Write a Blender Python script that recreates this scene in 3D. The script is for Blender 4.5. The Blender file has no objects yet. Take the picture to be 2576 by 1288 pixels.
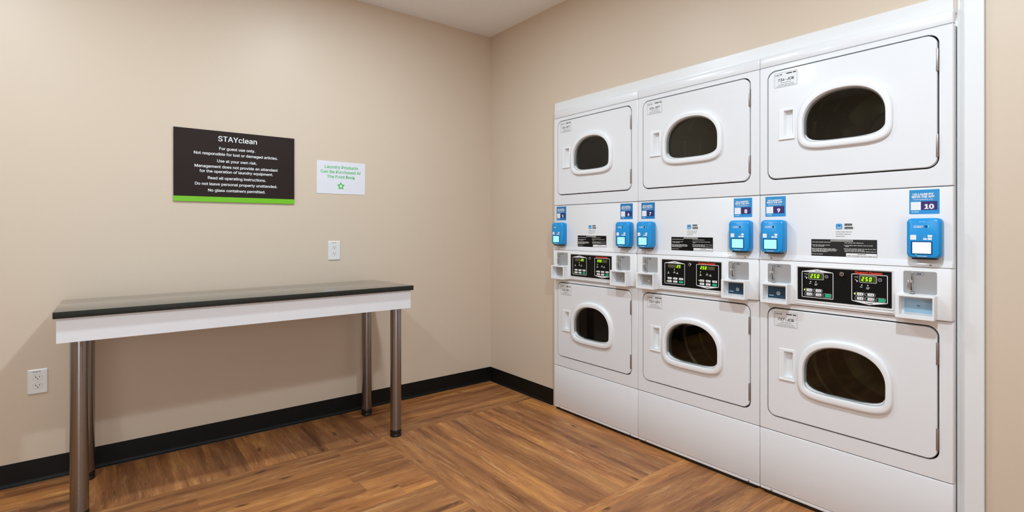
import bpy, bmesh, math, random
from mathutils import Vector, Matrix
random.seed(7)
S = bpy.context.scene
COL = S.collection

# ------------------------------------------------------------------ camera
FPX = 1303.4                                   # focal length in pixels of the 2576 px wide frame
cam_d = bpy.data.cameras.new('camera')
cam_d.sensor_fit = 'HORIZONTAL'; cam_d.sensor_width = 36.0
cam_d.lens = FPX / 2576 * 36.0
cam_d.shift_y = -70.0 / 2576
cam_d.clip_start = 0.05
cam = bpy.data.objects.new('camera', cam_d); COL.objects.link(cam)
cam.location = (-2.362, -3.279, 1.184)
cam.rotation_euler = (math.radians(90), 0, -math.atan2(1024, FPX))
S.camera = cam

# ------------------------------------------------------------------ world, view, lamps
S.view_settings.view_transform = 'Standard'
S.view_settings.look = 'None'
S.view_settings.gamma = 1.0
S.view_settings.use_curve_mapping = False
S.view_settings.exposure = 0.22
wd = bpy.data.worlds.new('world'); S.world = wd; wd.use_nodes = True
wd.node_tree.nodes['Background'].inputs[0].default_value = (0.82, 0.88, 0.95, 1)
wd.node_tree.nodes['Background'].inputs[1].default_value = 3.2  # enters through the added doorway as fill light

CEIL = 2.67
LAMPS = [(-2.90, -1.10, 20.5), (-1.30, -1.10, 16.5), (-2.95, -3.0, 12), (-1.30, -2.9, 31)]
LAMP_COL = (0.74, 0.89, 1.01)

# ------------------------------------------------------------------ helpers
def lin(c):
    return tuple(((v / 255) / 12.92 if v / 255 <= 0.04045 else ((v / 255 + 0.055) / 1.055) ** 2.4) for v in c) + (1,)

def mat(name, rgb, rough=0.5, metal=0.0, spec=0.5, coat=0.0, emit=None, estr=0.0, bump=None, var=None, linear=False):
    m = bpy.data.materials.new(name); m.use_nodes = True
    nt = m.node_tree; b = nt.nodes['Principled BSDF']
    c = rgb + (1,) if linear else lin(rgb)
    b.inputs['Base Color'].default_value = c
    b.inputs['Roughness'].default_value = rough
    b.inputs['Metallic'].default_value = metal
    b.inputs['Specular IOR Level'].default_value = spec
    b.inputs['Coat Weight'].default_value = coat
    b.inputs['Coat Roughness'].default_value = 0.08
    if emit:
        b.inputs['Emission Color'].default_value = lin(emit); b.inputs['Emission Strength'].default_value = estr
    tc = nt.nodes.new('ShaderNodeTexCoord')
    nz = nt.nodes.new('ShaderNodeTexNoise')
    nt.links.new(tc.outputs['Object'], nz.inputs['Vector'])
    if bump:
        nz.inputs['Scale'].default_value = bump[0]; nz.inputs['Detail'].default_value = 3
        bp = nt.nodes.new('ShaderNodeBump'); bp.inputs['Strength'].default_value = bump[1]
        bp.inputs['Distance'].default_value = bump[2]
        nt.links.new(nz.outputs['Fac'], bp.inputs['Height']); nt.links.new(bp.outputs['Normal'], b.inputs['Normal'])
    v = var or (6.0, 0.03)
    n2 = nt.nodes.new('ShaderNodeTexNoise'); n2.inputs['Scale'].default_value = v[0]; n2.inputs['Detail'].default_value = 4
    nt.links.new(tc.outputs['Object'], n2.inputs['Vector'])
    mx = nt.nodes.new('ShaderNodeMix'); mx.data_type = 'RGBA'
    mx.inputs['A'].default_value = tuple(x * (1 - v[1]) for x in c[:3]) + (1,)
    mx.inputs['B'].default_value = tuple(min(1, x * (1 + v[1])) for x in c[:3]) + (1,)
    nt.links.new(n2.outputs['Fac'], mx.inputs['Factor']); nt.links.new(mx.outputs['Result'], b.inputs['Base Color'])
    return m

M = {}
M['wall'] = mat('beige_wall_paint', (213, 195, 174), rough=0.42, spec=0.35, bump=(420, 0.12, 0.0006), var=(1.2, 0.012))
M['ceiling'] = mat('white_ceiling_paint', (248, 248, 248), rough=0.9, bump=(300, 0.1, 0.0005))
M['base'] = mat('black_vinyl_base', (11, 11, 9), rough=0.5, spec=0.25)
M['trim'] = mat('white_trim_paint', (230, 230, 229), rough=0.3, var=(3, 0.008))
M['enamel'] = mat('white_enamel', (230, 230, 231), rough=0.28, coat=0.25, var=(3, 0.006))
M['plastic'] = mat('white_plastic', (236, 236, 236), rough=0.3, var=(3, 0.006))
M['gap'] = mat('gap_shade', (18, 18, 18), rough=0.8)  # near-black colour stands in for shade in the door gaps
M['seal'] = mat('chrome_trim', (215, 218, 216), rough=0.25, metal=0.7)
M['steel'] = mat('drum_steel', (175, 172, 160), rough=0.33, metal=1.0)
M['chrome'] = mat('polished_chrome', (215, 215, 215), rough=0.12, metal=1.0)
M['coinplate'] = mat('grey_metal_plate', (172, 172, 172), rough=0.42, metal=0.35)
M['hinge'] = mat('hinge_metal', (170, 160, 155), rough=0.35, metal=0.9)
M['black'] = mat('black_fascia', (9, 9, 8), rough=0.5, spec=0.2, var=(3, 0.01))
M['ink'] = mat('dark_ink', (45, 45, 45), rough=0.6)
M['lightink'] = mat('grey_ink', (150, 150, 150), rough=0.6)
M['white'] = mat('white_print', (238, 238, 238), rough=0.5)
M['silver'] = mat('silver_print', (190, 190, 185), rough=0.45)
M['label'] = mat('silver_label', (226, 226, 226), rough=0.3)
M['red'] = mat('red_print', (222, 62, 38), rough=0.45)
M['green'] = mat('green_button', (25, 175, 125), rough=0.4)
M['blue'] = mat('blue_reader_plastic', (0, 142, 210), rough=0.3, var=(3, 0.01))
M['stick'] = mat('blue_sticker', (42, 145, 205), rough=0.4)
M['stickd'] = mat('mid_blue_sticker', (22, 120, 182), rough=0.4)
M['purple'] = mat('purple_print', (56, 40, 105), rough=0.4)
M['navyp'] = mat('navy_print', (18, 45, 105), rough=0.4)
M['navy'] = mat('navy_plate', (30, 62, 82), rough=0.35)
M['ltblue'] = mat('light_blue_plate', (150, 182, 203), rough=0.35)
M['grey'] = mat('grey_vault_plate', (165, 163, 160), rough=0.35, metal=0.5)
M['screenb'] = mat('screen_bezel', (8, 62, 120), rough=0.25)
M['screen'] = mat('lit_screen', (150, 215, 215), rough=0.2, emit=(150, 250, 240), estr=0.55)
M['screenw'] = mat('lit_screen_white', (200, 230, 225), rough=0.2, emit=(215, 255, 245), estr=0.7)
M['digit'] = mat('lit_digit', (120, 200, 20), rough=0.4, emit=(190, 250, 30), estr=1.1)
M['dispbg'] = mat('green_display_window', (38, 70, 8), rough=0.3)
M['dispoff'] = mat('unlit_display_window', (86, 80, 58), rough=0.3)
M['led'] = mat('lit_led', (190, 210, 60), rough=0.4, emit=(215, 235, 90), estr=1.0)
M['gled'] = mat('green_led', (60, 220, 90), rough=0.4, emit=(60, 240, 100), estr=1.0)
M['signb'] = mat('dark_brown_sign', (38, 25, 20), rough=0.5, spec=0.2, var=(4, 0.2))
M['signg'] = mat('green_sign_stripe', (112, 190, 12), rough=0.4)
M['paper'] = mat('white_paper', (226, 226, 232), rough=0.6)
M['gtext'] = mat('green_print', (95, 195, 110), rough=0.5)
M['gstar'] = mat('green_star_print', (60, 185, 60), rough=0.5)
M['outlet'] = mat('white_outlet_plastic', (228, 226, 222), rough=0.3)
M['slot'] = mat('dark_slot', (20, 20, 20), rough=0.6)
M['laminate'] = mat('white_laminate', (226, 226, 228), rough=0.4)
M['foot'] = mat('black_rubber', (12, 12, 12), rough=0.4)
M['rlogo'] = mat('logo_blue', (10, 70, 150), rough=0.4)
M['appblue'] = mat('app_icon_blue', (70, 160, 215), rough=0.4)

ANROT = 0.25
def special_materials():
    # speckled dark worktop
    m = mat('dark_speckled_laminate', (44, 44, 38), rough=0.3, spec=1.0, coat=1.0, var=(30, 0.15)); M['top'] = m; M['edge'] = mat('dark_laminate_edge', (36, 37, 31), rough=0.5, spec=0.25, var=(60, 0.35))
    nt = m.node_tree; b = nt.nodes['Principled BSDF']
    tc = nt.nodes.new('ShaderNodeTexCoord'); vz = nt.nodes.new('ShaderNodeTexNoise')
    vz.inputs['Scale'].default_value = 90; vz.inputs['Detail'].default_value = 6; vz.inputs['Roughness'].default_value = 0.7
    nt.links.new(tc.outputs['Object'], vz.inputs['Vector'])
    rp = nt.nodes.new('ShaderNodeValToRGB'); rp.color_ramp.elements[0].position = 0.60; rp.color_ramp.elements[0].color = (0, 0, 0, 1)
    rp.color_ramp.elements[1].position = 0.72; rp.color_ramp.elements[1].color = (1, 1, 1, 1)
    nt.links.new(vz.outputs['Fac'], rp.inputs['Fac'])
    old = b.inputs['Base Color'].links[0].from_socket
    mx = nt.nodes.new('ShaderNodeMix'); mx.data_type = 'RGBA'; mx.inputs['B'].default_value = lin((105, 108, 98))
    nt.links.new(rp.outputs['Color'], mx.inputs['Factor']); nt.links.new(old, mx.inputs['A'])
    nt.links.new(mx.outputs['Result'], b.inputs['Base Color'])
    # brushed stainless legs
    m = mat('brushed_steel', (158, 160, 164), rough=0.25, metal=1.0); M['leg'] = m
    nt = m.node_tree; b = nt.nodes['Principled BSDF']
    tc = nt.nodes.new('ShaderNodeTexCoord'); mp = nt.nodes.new('ShaderNodeMapping'); mp.inputs['Scale'].default_value = (1, 1, 400)
    nz = nt.nodes.new('ShaderNodeTexNoise'); nz.inputs['Scale'].default_value = 4
    tg = nt.nodes.new('ShaderNodeTangent'); tg.direction_type = 'RADIAL'; tg.axis = 'Z'
    nt.links.new(tg.outputs[0], b.inputs['Tangent']); b.inputs['Anisotropic'].default_value = 0.98; b.inputs['Anisotropic Rotation'].default_value = ANROT
    bp = nt.nodes.new('ShaderNodeBump'); bp.inputs['Strength'].default_value = 0.03; bp.inputs['Distance'].default_value = 0.001
    nt.links.new(tc.outputs['Object'], mp.inputs['Vector']); nt.links.new(mp.outputs['Vector'], nz.inputs['Vector'])
    nt.links.new(nz.outputs['Fac'], bp.inputs['Height']); nt.links.new(bp.outputs['Normal'], b.inputs['Normal'])
    # dryer door glass: a dark tinted pane
    m = bpy.data.materials.new('tinted_door_glass'); m.use_nodes = True; M['glass'] = m
    nt = m.node_tree; nt.nodes.remove(nt.nodes['Principled BSDF']); out = nt.nodes['Material Output']
    tr = nt.nodes.new('ShaderNodeBsdfTransparent'); tr.inputs['Color'].default_value = (0.55, 0.57, 0.49, 1)
    gl = nt.nodes.new('ShaderNodeBsdfGlossy'); gl.inputs['Roughness'].default_value = 0.03
    fr = nt.nodes.new('ShaderNodeFresnel'); fr.inputs['IOR'].default_value = 1.5
    ms = nt.nodes.new('ShaderNodeMixShader')
    nt.links.new(fr.outputs['Fac'], ms.inputs['Fac']); nt.links.new(tr.outputs[0], ms.inputs[1]); nt.links.new(gl.outputs[0], ms.inputs[2])
    nt.links.new(ms.outputs[0], out.inputs['Surface'])
    # wood-look vinyl planks
    m = bpy.data.materials.new('wood_vinyl_planks'); m.use_nodes = True; M['floor'] = m
    nt = m.node_tree; b = nt.nodes['Principled BSDF']; L = nt.links.new; N = nt.nodes.new
    uv = N('ShaderNodeUVMap'); uv.uv_map = 'UVMap'
    at = N('ShaderNodeAttribute'); at.attribute_name = 'plank'; at.attribute_type = 'GEOMETRY'
    sep = N('ShaderNodeSeparateColor'); L(at.outputs['Color'], sep.inputs[0])
    def grain(sx, sy, scale, det, rough, dist=0.0):
        mp = N('ShaderNodeMapping'); mp.inputs['Scale'].default_value = (sx, sy, 1); L(uv.outputs['UV'], mp.inputs['Vector'])
        n = N('ShaderNodeTexNoise'); n.inputs['Scale'].default_value = scale; n.inputs['Detail'].default_value = det
        n.inputs['Roughness'].default_value = rough; n.inputs['Distortion'].default_value = dist
        L(mp.outputs['Vector'], n.inputs['Vector']); return n
    def ramp(src, stops):
        r = N('ShaderNodeValToRGB'); e = r.color_ramp.elements
        e[0].position, e[0].color = stops[0]; e[1].position, e[1].color = stops[-1]
        for p, c in stops[1:-1]:
            x = e.new(p); x.color = c
        L(src, r.inputs['Fac']); return r
    def mix(f, a, c, mode='MIX'):
        x = N('ShaderNodeMix'); x.data_type = 'RGBA'; x.blend_type = mode
        if isinstance(f, float): x.inputs['Factor'].default_value = f
        else: L(f, x.inputs['Factor'])
        for s, v in (('A', a), ('B', c)):
            if isinstance(v, tuple): x.inputs[s].default_value = v
            else: L(v, x.inputs[s])
        return x.outputs['Result']
    big = grain(0.9, 8.5, 1.5, 6, 0.62, 0.25)
    c1 = ramp(big.outputs['Fac'], [(0.30, lin((92, 52, 27))), (0.43, lin((143, 91, 52))), (0.54, lin((164, 109, 64))), (0.66, lin((190, 133, 74))), (0.78, lin((214, 158, 88)))])
    fine = grain(5, 75, 1.8, 7, 0.75, 0.2)
    c2 = ramp(fine.outputs['Fac'], [(0.30, (0.62, 0.57, 0.53, 1)), (0.46, (0.96, 0.96, 0.96, 1)), (0.68, (1.2, 1.17, 1.12, 1))])
    col = mix(1.0, c1.outputs['Color'], c2.outputs['Color'], 'MULTIPLY')
    pale = grain(1.7, 17, 1.6, 7, 0.8, 0.5)
    pm = ramp(pale.outputs['Fac'], [(0.54, (0, 0, 0, 1)), (0.66, (0.7, 0.7, 0.7, 1))])
    col = mix(pm.outputs['Color'], col, lin((208, 160, 104)))
    cr = grain(2.4, 32, 1.5, 8, 0.8, 0.7)
    cm = ramp(cr.outputs['Fac'], [(0.33, (0.9, 0.9, 0.9, 1)), (0.40, (0, 0, 0, 1))])
    col = mix(cm.outputs['Color'], col, lin((70, 38, 20)))
    kn = N('ShaderNodeTexVoronoi'); kmp = N('ShaderNodeMapping'); kmp.inputs['Scale'].default_value = (2.6, 8.5, 1)
    kd = N('ShaderNodeTexNoise'); kd.inputs['Scale'].default_value = 9; L(uv.outputs['UV'], kd.inputs['Vector'])
    ka = N('ShaderNodeVectorMath'); ka.operation = 'SCALE'; ka.inputs['Scale'].default_value = 0.06; L(kd.outputs['Color'], ka.inputs[0])
    kb = N('ShaderNodeVectorMath'); kb.operation = 'ADD'; L(uv.outputs['UV'], kb.inputs[0]); L(ka.outputs[0], kb.inputs[1])
    L(kb.outputs[0], kmp.inputs['Vector']); kn.inputs['Scale'].default_value = 1.0; L(kmp.outputs['Vector'], kn.inputs['Vector'])
    km = ramp(kn.outputs['Distance'], [(0.04, (0.85, 0.85, 0.85, 1)), (0.11, (0, 0, 0, 1))])
    col = mix(km.outputs['Color'], col, lin((76, 42, 22)))
    tone = ramp(sep.outputs[0], [(0.0, (0.80, 0.78, 0.78, 1)), (0.5, (1, 1, 1, 1)), (1.0, (1.24, 1.19, 1.04, 1))])
    col = mix(1.0, col, tone.outputs['Color'], 'MULTIPLY')
    L(col, b.inputs['Base Color'])
    b.inputs['Roughness'].default_value = 0.42; b.inputs['Specular IOR Level'].default_value = 0.4
    bp = N('ShaderNodeBump'); bp.inputs['Strength'].default_value = 0.12; bp.inputs['Distance'].default_value = 0.0008
    L(fine.outputs['Fac'], bp.inputs['Height']); L(bp.outputs['Normal'], b.inputs['Normal'])
special_materials()

FONT = None
try:
    import os
    FONT = bpy.data.fonts.load(os.path.join(bpy.utils.resource_path('LOCAL'), 'datafiles', 'fonts', 'Inter.woff2'))   # Blender's own interface font
except Exception:
    FONT = None
_textcache = {}
def text_mesh(body, bold=0.0):
    k = body
    if k not in _textcache:
        cu = bpy.data.curves.new('t', 'FONT'); cu.body = body; cu.size = 1.0; cu.resolution_u = 3
        if FONT: cu.font = FONT
        o = bpy.data.objects.new('t', cu); COL.objects.link(o)
        dg = bpy.context.evaluated_depsgraph_get(); me = bpy.data.meshes.new_from_object(o.evaluated_get(dg))
        vs = [v.co.copy() for v in me.vertices]; fs = [tuple(p.vertices) for p in me.polygons]
        bpy.data.objects.remove(o); bpy.data.curves.remove(cu); bpy.data.meshes.remove(me)
        x0 = min(v.x for v in vs); x1 = max(v.x for v in vs); y1 = max(v.y for v in vs)
        _textcache[k] = (vs, fs, x0, x1, y1)
    return _textcache[k]

class MB:
    """collects shapes and links them as ONE mesh object"""
    def __init__(s): s.v = []; s.f = []; s.m = []; s.mats = []; s.sm = []
    def mi(s, m):
        if m not in s.mats: s.mats.append(m)
        return s.mats.index(m)
    def add(s, vs, fs, m, smooth=False):
        o = len(s.v); s.v += [tuple(v) for v in vs]; i = s.mi(m)
        for f in fs: s.f.append(tuple(o + k for k in f)); s.m.append(i); s.sm.append(smooth)
    def box(s, x0, x1, y0, y1, z0, z1, m, bev=0.0, seg=2):
        bm = bmesh.new(); bmesh.ops.create_cube(bm, size=1)
        for v in bm.verts: v.co = Vector((x0 + (v.co.x + .5) * (x1 - x0), y0 + (v.co.y + .5) * (y1 - y0), z0 + (v.co.z + .5) * (z1 - z0)))
        if bev: bmesh.ops.bevel(bm, geom=list(bm.edges), offset=bev, segments=seg, affect='EDGES', profile=0.5)
        s.bm(bm, m, bool(bev)); return s
    def bm(s, bm, m, smooth=False):
        bm.normal_update(); bm.verts.index_update()
        s.add([v.co.copy() for v in bm.verts], [tuple(v.index for v in f.verts) for f in bm.faces], m, smooth); bm.free()
    def rings(s, rings, m, cap0=False, cap1=False, smooth=True):
        n = len(rings[0]); vs = [p for r in rings for p in r]; fs = []
        for i in range(len(rings) - 1):
            for j in range(n): k = (j + 1) % n; fs.append((i * n + j, i * n + k, (i + 1) * n + k, (i + 1) * n + j))
        if cap0: fs.append(tuple(range(n)))
        if cap1: fs.append(tuple((len(rings) - 1) * n + j for j in reversed(range(n))))
        s.add(vs, fs, m, smooth)
    def cyl(s, c, r, h, m, axis='z', n=32, r2=None):
        r2 = r if r2 is None else r2
        def P(a, rr, t):
            x, y = rr * math.cos(a), rr * math.sin(a)
            return {'z': (c[0] + x, c[1] + y, c[2] + t), 'y': (c[0] + x, c[1] + t, c[2] + y), 'x': (c[0] + t, c[1] + x, c[2] + y)}[axis]
        A = [2 * math.pi * i / n for i in range(n)]
        e = min(0.0015, abs(h) * .3, r * .3) * (1 if h > 0 else -1)
        s.rings([[P(a, r - abs(e), 0) for a in A], [P(a, r, e) for a in A], [P(a, r2, h - e) for a in A], [P(a, r2 - abs(e), h) for a in A]], m, True, True)
    def lathe(s, c, prof, m, n=40, cap0=True, cap1=True):
        s.rings([[(c[0] + r * math.cos(2 * math.pi * i / n), c[1] + r * math.sin(2 * math.pi * i / n), c[2] + z) for i in range(n)] for r, z in prof], m, cap0, cap1)
    def sphere(s, c, r, m, sc=(1, 1, 1)):
        bm = bmesh.new(); bmesh.ops.create_uvsphere(bm, u_segments=20, v_segments=12, radius=r)
        for v in bm.verts: v.co = Vector((c[0] + v.co.x * sc[0], c[1] + v.co.y * sc[1], c[2] + v.co.z * sc[2]))
        s.bm(bm, m, True)
    def poly(s, pts, y, m, th=0.0):
        """flat polygon in the x-z plane facing -y, optional thickness th towards +y"""
        n = len(pts); vs = [(p[0], y, p[1]) for p in pts]
        if not th: s.add(vs, [tuple(range(n))], m); return
        vs += [(p[0], y + th, p[1]) for p in pts]
        fs = [tuple(range(n)), tuple(reversed(range(n, 2 * n)))] + [(i, i + n, (i + 1) % n + n, (i + 1) % n) for i in range(n)]
        s.add(vs, fs, m)
    def text(s, body, x, z, y, m, width=None, size=None, align='c', bold=0.0, shear=0.0, zscale=1.0):
        vs, fs, x0, x1, y1 = text_mesh(body)
        k = width / (x1 - x0) if width else size
        w = (x1 - x0) * k
        ox = x - (w / 2 if align == 'c' else w if align == 'r' else 0)
        bk = bold * k * 1.0
        for q, (dx, dz) in enumerate(((-bk, 0), (bk, 0), (0, bk * .6), (0, -bk * .6)) if bold else ((0, 0),)):
            s.add([(ox + dx + (v.x - x0) * k + v.y * k * shear, y - q * 1e-4, z + dz + v.y * k * zscale) for v in vs], fs, m)
    def words(s, x0, x1, z, h, y, m, rnd):
        """a row of small print too fine to read"""
        x = x0
        while x < x1 - h:
            w = min(rnd.uniform(1.2, 4.5) * h, x1 - x)
            s.poly(rrect(x, x + w, z, z + h * .62, h * .15, 2), y, m); x += w + h * .45
    def build(s, name, parent=None, loc=None):
        me = bpy.data.meshes.new(name); me.from_pydata(s.v, [], s.f)
        for m in s.mats: me.materials.append(M[m])
        me.polygons.foreach_set('material_index', s.m); me.polygons.foreach_set('use_smooth', s.sm)
        bm = bmesh.new(); bm.from_mesh(me)
        if not getattr(s, 'keepn', False): bmesh.ops.recalc_face_normals(bm, faces=bm.faces)
        bm.to_mesh(me); bm.free()
        me.update()
        o = bpy.data.objects.new(name, me); COL.objects.link(o)
        if any(s.sm):
            me.set_sharp_from_angle(angle=math.radians(40))
        if parent: o.parent = parent
        if loc: o.location = loc
        return o

def rrect(x0, x1, z0, z1, r, n=6):
    """rounded rectangle outline, counter-clockwise seen from -y"""
    P = []
    for cx, cz, a0 in ((x1 - r, z1 - r, 0), (x0 + r, z1 - r, 90), (x0 + r, z0 + r, 180), (x1 - r, z0 + r, 270)):
        for i in range(n + 1):
            a = math.radians(a0 + 90 * i / n); P.append((cx + r * math.cos(a), cz + r * math.sin(a)))
    return P

def plate(mb, outer, holes, yf, yb, m, cham=0.0, outer_f=None, smooth=False):
    """plate in the x-z plane between y=yf (front) and y=yb with holes; outer_f: smaller outline of the front face"""
    bm = bmesh.new(); of = outer_f or outer; yo = yf + cham if outer_f else yf
    def loop(pts, y):
        vs = [bm.verts.new((p[0], y, p[1])) for p in pts]
        return vs, [bm.edges.new((vs[i], vs[(i + 1) % len(vs)])) for i in range(len(vs))]
    ov, oe = loop(of, yf); es = list(oe); hv = []
    for h in holes:
        v, e = loop(h, yf); es += e; hv.append(v)
    bmesh.ops.triangle_fill(bm, use_beauty=True, use_dissolve=False, edges=es)
    def wall(a, y, pts=None):
        b = [bm.verts.new((p.co.x if pts is None else pts[i][0], y, p.co.z if pts is None else pts[i][1])) for i, p in enumerate(a)]
        for i in range(len(a)):
            j = (i + 1) % len(a)
            try: bm.faces.new((a[i], a[j], b[j], b[i]))
            except ValueError: pass
        return b
    cur = ov
    if outer_f: cur = wall(cur, yo, outer)
    wall(cur, yb)
    for v in hv: wall(v, yb)
    mb.bm(bm, m, smooth)

def empty(name, loc, rz=0.0):
    o = bpy.data.objects.new(name, None); COL.objects.link(o); o.location = loc; o.rotation_euler = (0, 0, rz); o.empty_display_size = 0.1; return o
def tag(o, label, cat, group=None):
    o['label'] = label; o['category'] = cat
    if group: o['group'] = group
    return o
def struct(o): o['kind'] = 'structure'; return o

# ------------------------------------------------------------------ room shell
XW, YB = -4.3, -4.9                     # far left wall and wall behind the camera
# opening in the right wall the dryers stand in
OY0, OY1, OZ = -2.8115, -0.7555, 1.945
def build_floor():
    W = []
    def region(x0, x1, y0, y1, d, w, off=0.0):
        """fill with planks running along d"""
        a0, a1, b0, b1 = (x0, x1, y0, y1) if d == 'x' else (y0, y1, x0, x1)
        n = max(1, round((b1 - b0) / w)); bw = (b1 - b0) / n
        for i in range(n):
            a = a0
            st = random.uniform(0.3, 1.2) + off
            if a1 - a0 <= 1.35 : st = a1 - a0
            while a < a1 - 1e-4:
                e = min(a + st, a1)
                if a1 - e < 0.15: e = a1
                W.append((a, e, b0 + i * bw, b0 + (i + 1) * bw, d)); a = e; st = 1.22
    region(XW, -2.45, -0.50, 0, 'x', .125)
    region(-2.45, -1.14, -0.50, 0, 'y', .131)
    region(-1.14, 0, -0.53, 0, 'x', .132)
    region(XW, -1.14, -1.73, -0.50, 'x', .112)
    region(-1.14, -1.0, -1.80, -0.53, 'y', .14)
    region(-1.0, 0.0, -1.73, -0.53, 'y', .125)
    region(-1.0, 0.0, -1.80, -1.73, 'x', .07)
    region(XW, 0.0, YB, -1.80, 'x', .125)
    region(XW, -1.14, -1.80, -1.73, 'x', .07)
    region(0.0, 0.8, YB, 0.0, 'y', .135)
    me = bpy.data.meshes.new('floor'); vs = []; fs = []
    for a0, a1, b0, b1, d in W:
        k = len(vs)
        vs += [(a0, b0, 0), (a1, b0, 0), (a1, b1, 0), (a0, b1, 0)] if d == 'x' else [(b0, a0, 0), (b1, a0, 0), (b1, a1, 0), (b0, a1, 0)]
        fs.append((k, k + 1, k + 2, k + 3))
    me.from_pydata(vs, [], fs)
    me.uv_layers.new(name='UVMap'); me.color_attributes.new('plank', 'FLOAT_COLOR', 'CORNER')
    uv = me.uv_layers['UVMap']; at = me.color_attributes['plank']
    for i, (a0, a1, b0, b1, d) in enumerate(W):
        ou, ov = random.uniform(0, 60), random.uniform(0, 60); t = random.random()
        L, H = a1 - a0, b1 - b0
        c = [(0, 0), (L, 0), (L, H), (0, H)] if d == 'x' else [(0, 0), (0, H), (L, H), (L, 0)]
        for j in range(4):
            li = i * 4 + j; uv.data[li].uv = (ou + c[j][0], ov + c[j][1]); at.data[li].color = (t, t, t, 1)
    me.materials.append(M['floor'])
    o = bpy.data.objects.new('floor', me); COL.objects.link(o); struct(o)
build_floor()

b = MB(); b.box(XW - .1, .12, YB - .1, .1, CEIL, CEIL + .1, 'ceiling'); struct(b.build('ceiling'))
b = MB(); b.box(XW - .1, .12, 0, .1, 0, CEIL, 'wall'); struct(b.build('wall_back'))
b = MB()
b.box(0, .1, OY1, 0, 0, CEIL, 'wall'); b.box(0, .1, OY0, OY1, OZ, CEIL, 'wall')
b.box(0, .1, YB, -2.889, 0, CEIL, 'wall')
b.box(0.004, .1, -2.889, OY0, 0, CEIL, 'wall')
struct(b.build('wall_right'))
b = MB(); b.box(XW - .1, XW, YB, 0, 0, CEIL, 'wall'); struct(b.build('wall_left'))
b = MB(); b.box(XW - .1, -3.5, YB - .1, YB, 0, CEIL, 'wall'); b.box(-2.0, .12, YB - .1, YB, 0, CEIL, 'wall'); b.box(-3.5, -2.0, YB - .1, YB, 2.15, CEIL, 'wall'); struct(b.build('wall_front'))  # doorway added in this unseen wall to let fill light in
b = MB()                                   # casing of the added doorway behind the camera, an unseen fill light opening
for x in (-3.57, -2.0): b.box(x, x + .07, YB, YB + .015, 0, 2.22, 'trim', .002)
b.box(-3.5, -2.0, YB, YB + .015, 2.15, 2.22, 'trim', .002); struct(b.build('trim_3'))

def base_profile(pts_fn, name):
    prof = [(0.0, 0.1055), (0.0028, 0.1055), (0.0032, 0.104), (0.0032, 0.018), (0.0045, 0.011), (0.0075, 0.006), (0.0125, 0.0035), (0.0135, 0.0), (0.0, 0.0)]
    b = MB(); A = [pts_fn(0, d, z) for d, z in prof]; B = [pts_fn(1, d, z) for d, z in prof]
    b.rings([A, B], 'base', True, True, smooth=False); return struct(b.build(name))
base_profile(lambda e, d, z: ((XW if e == 0 else -d), -d, z), 'baseboard_back')
base_profile(lambda e, d, z: (-d, (-d if e == 0 else -0.7215), z), 'baseboard_right')
base_profile(lambda e, d, z: (-d, (-2.895 if e == 0 else YB), z), 'baseboard_right.001')
base_profile(lambda e, d, z: (XW + d, (0 if e == 0 else YB), z), 'baseboard_left')

# white casing round the dryer recess
b = MB()                                   # head casing, slightly rounded lower edge
pr = [(0.0, 2.0115), (-0.010, 2.0115), (-0.012, 2.0095), (-0.012, 1.962), (-0.0125, 1.958), (-0.016, 1.955), (-0.018, 1.950), (-0.018, 1.9455), (0.0, 1.9455)]
b.rings([[(x, -0.748, z) for x, z in pr], [(x, -2.804, z) for x, z in pr]], 'trim', True, True, smooth=False)
struct(b.build('trim_1'))
b = MB()                                   # tall corner casing with a hollow inner edge
pr = [(0.003, -2.8125), (-0.001, -2.8125), (-0.004, -2.820), (-0.0085, -2.827), (-0.0125, -2.833), (-0.014, -2.838), (-0.014, -2.884), (-0.0125, -2.8862), (0.003, -2.8862)]
b.rings([[(x, y, 0) for x, y in pr], [(x, y, CEIL) for x, y in pr]], 'trim', True, True, smooth=False)
struct(b.build('trim_2'))

# ------------------------------------------------------------------ ceiling lights
for i, (x, y, p) in enumerate(LAMPS):
    t = empty('ceiling_light', (x, y, CEIL))
    tag(t, ['white round recessed ceiling light nearest the back left', 'white round recessed ceiling light nearest the room corner',
            'white round recessed ceiling light above the left front', 'white round recessed ceiling light beside the dryers at the front'][i], 'ceiling light', 'recessed ceiling lights')
    r = MB(); r.lathe((0, 0, 0), [(0.098, 0.0), (0.100, -0.004), (0.085, -0.006), (0.080, -0.003)], 'trim', cap0=False, cap1=False); r.build('trim_ring', t)
    d = MB(); d.lathe((0, 0, 0), [(0.079, -0.001), (0.079, -0.003)], 'white', cap0=True, cap1=True); d.build('diffuser', t)
    ld = bpy.data.lights.new('lamp', 'AREA'); ld.shape = 'DISK'; ld.size = 0.14; ld.energy = p; ld.color = LAMP_COL
    lo = bpy.data.objects.new('lamp', ld); COL.objects.link(lo); lo.parent = t; lo.location = (0, 0, -0.012)

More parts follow.
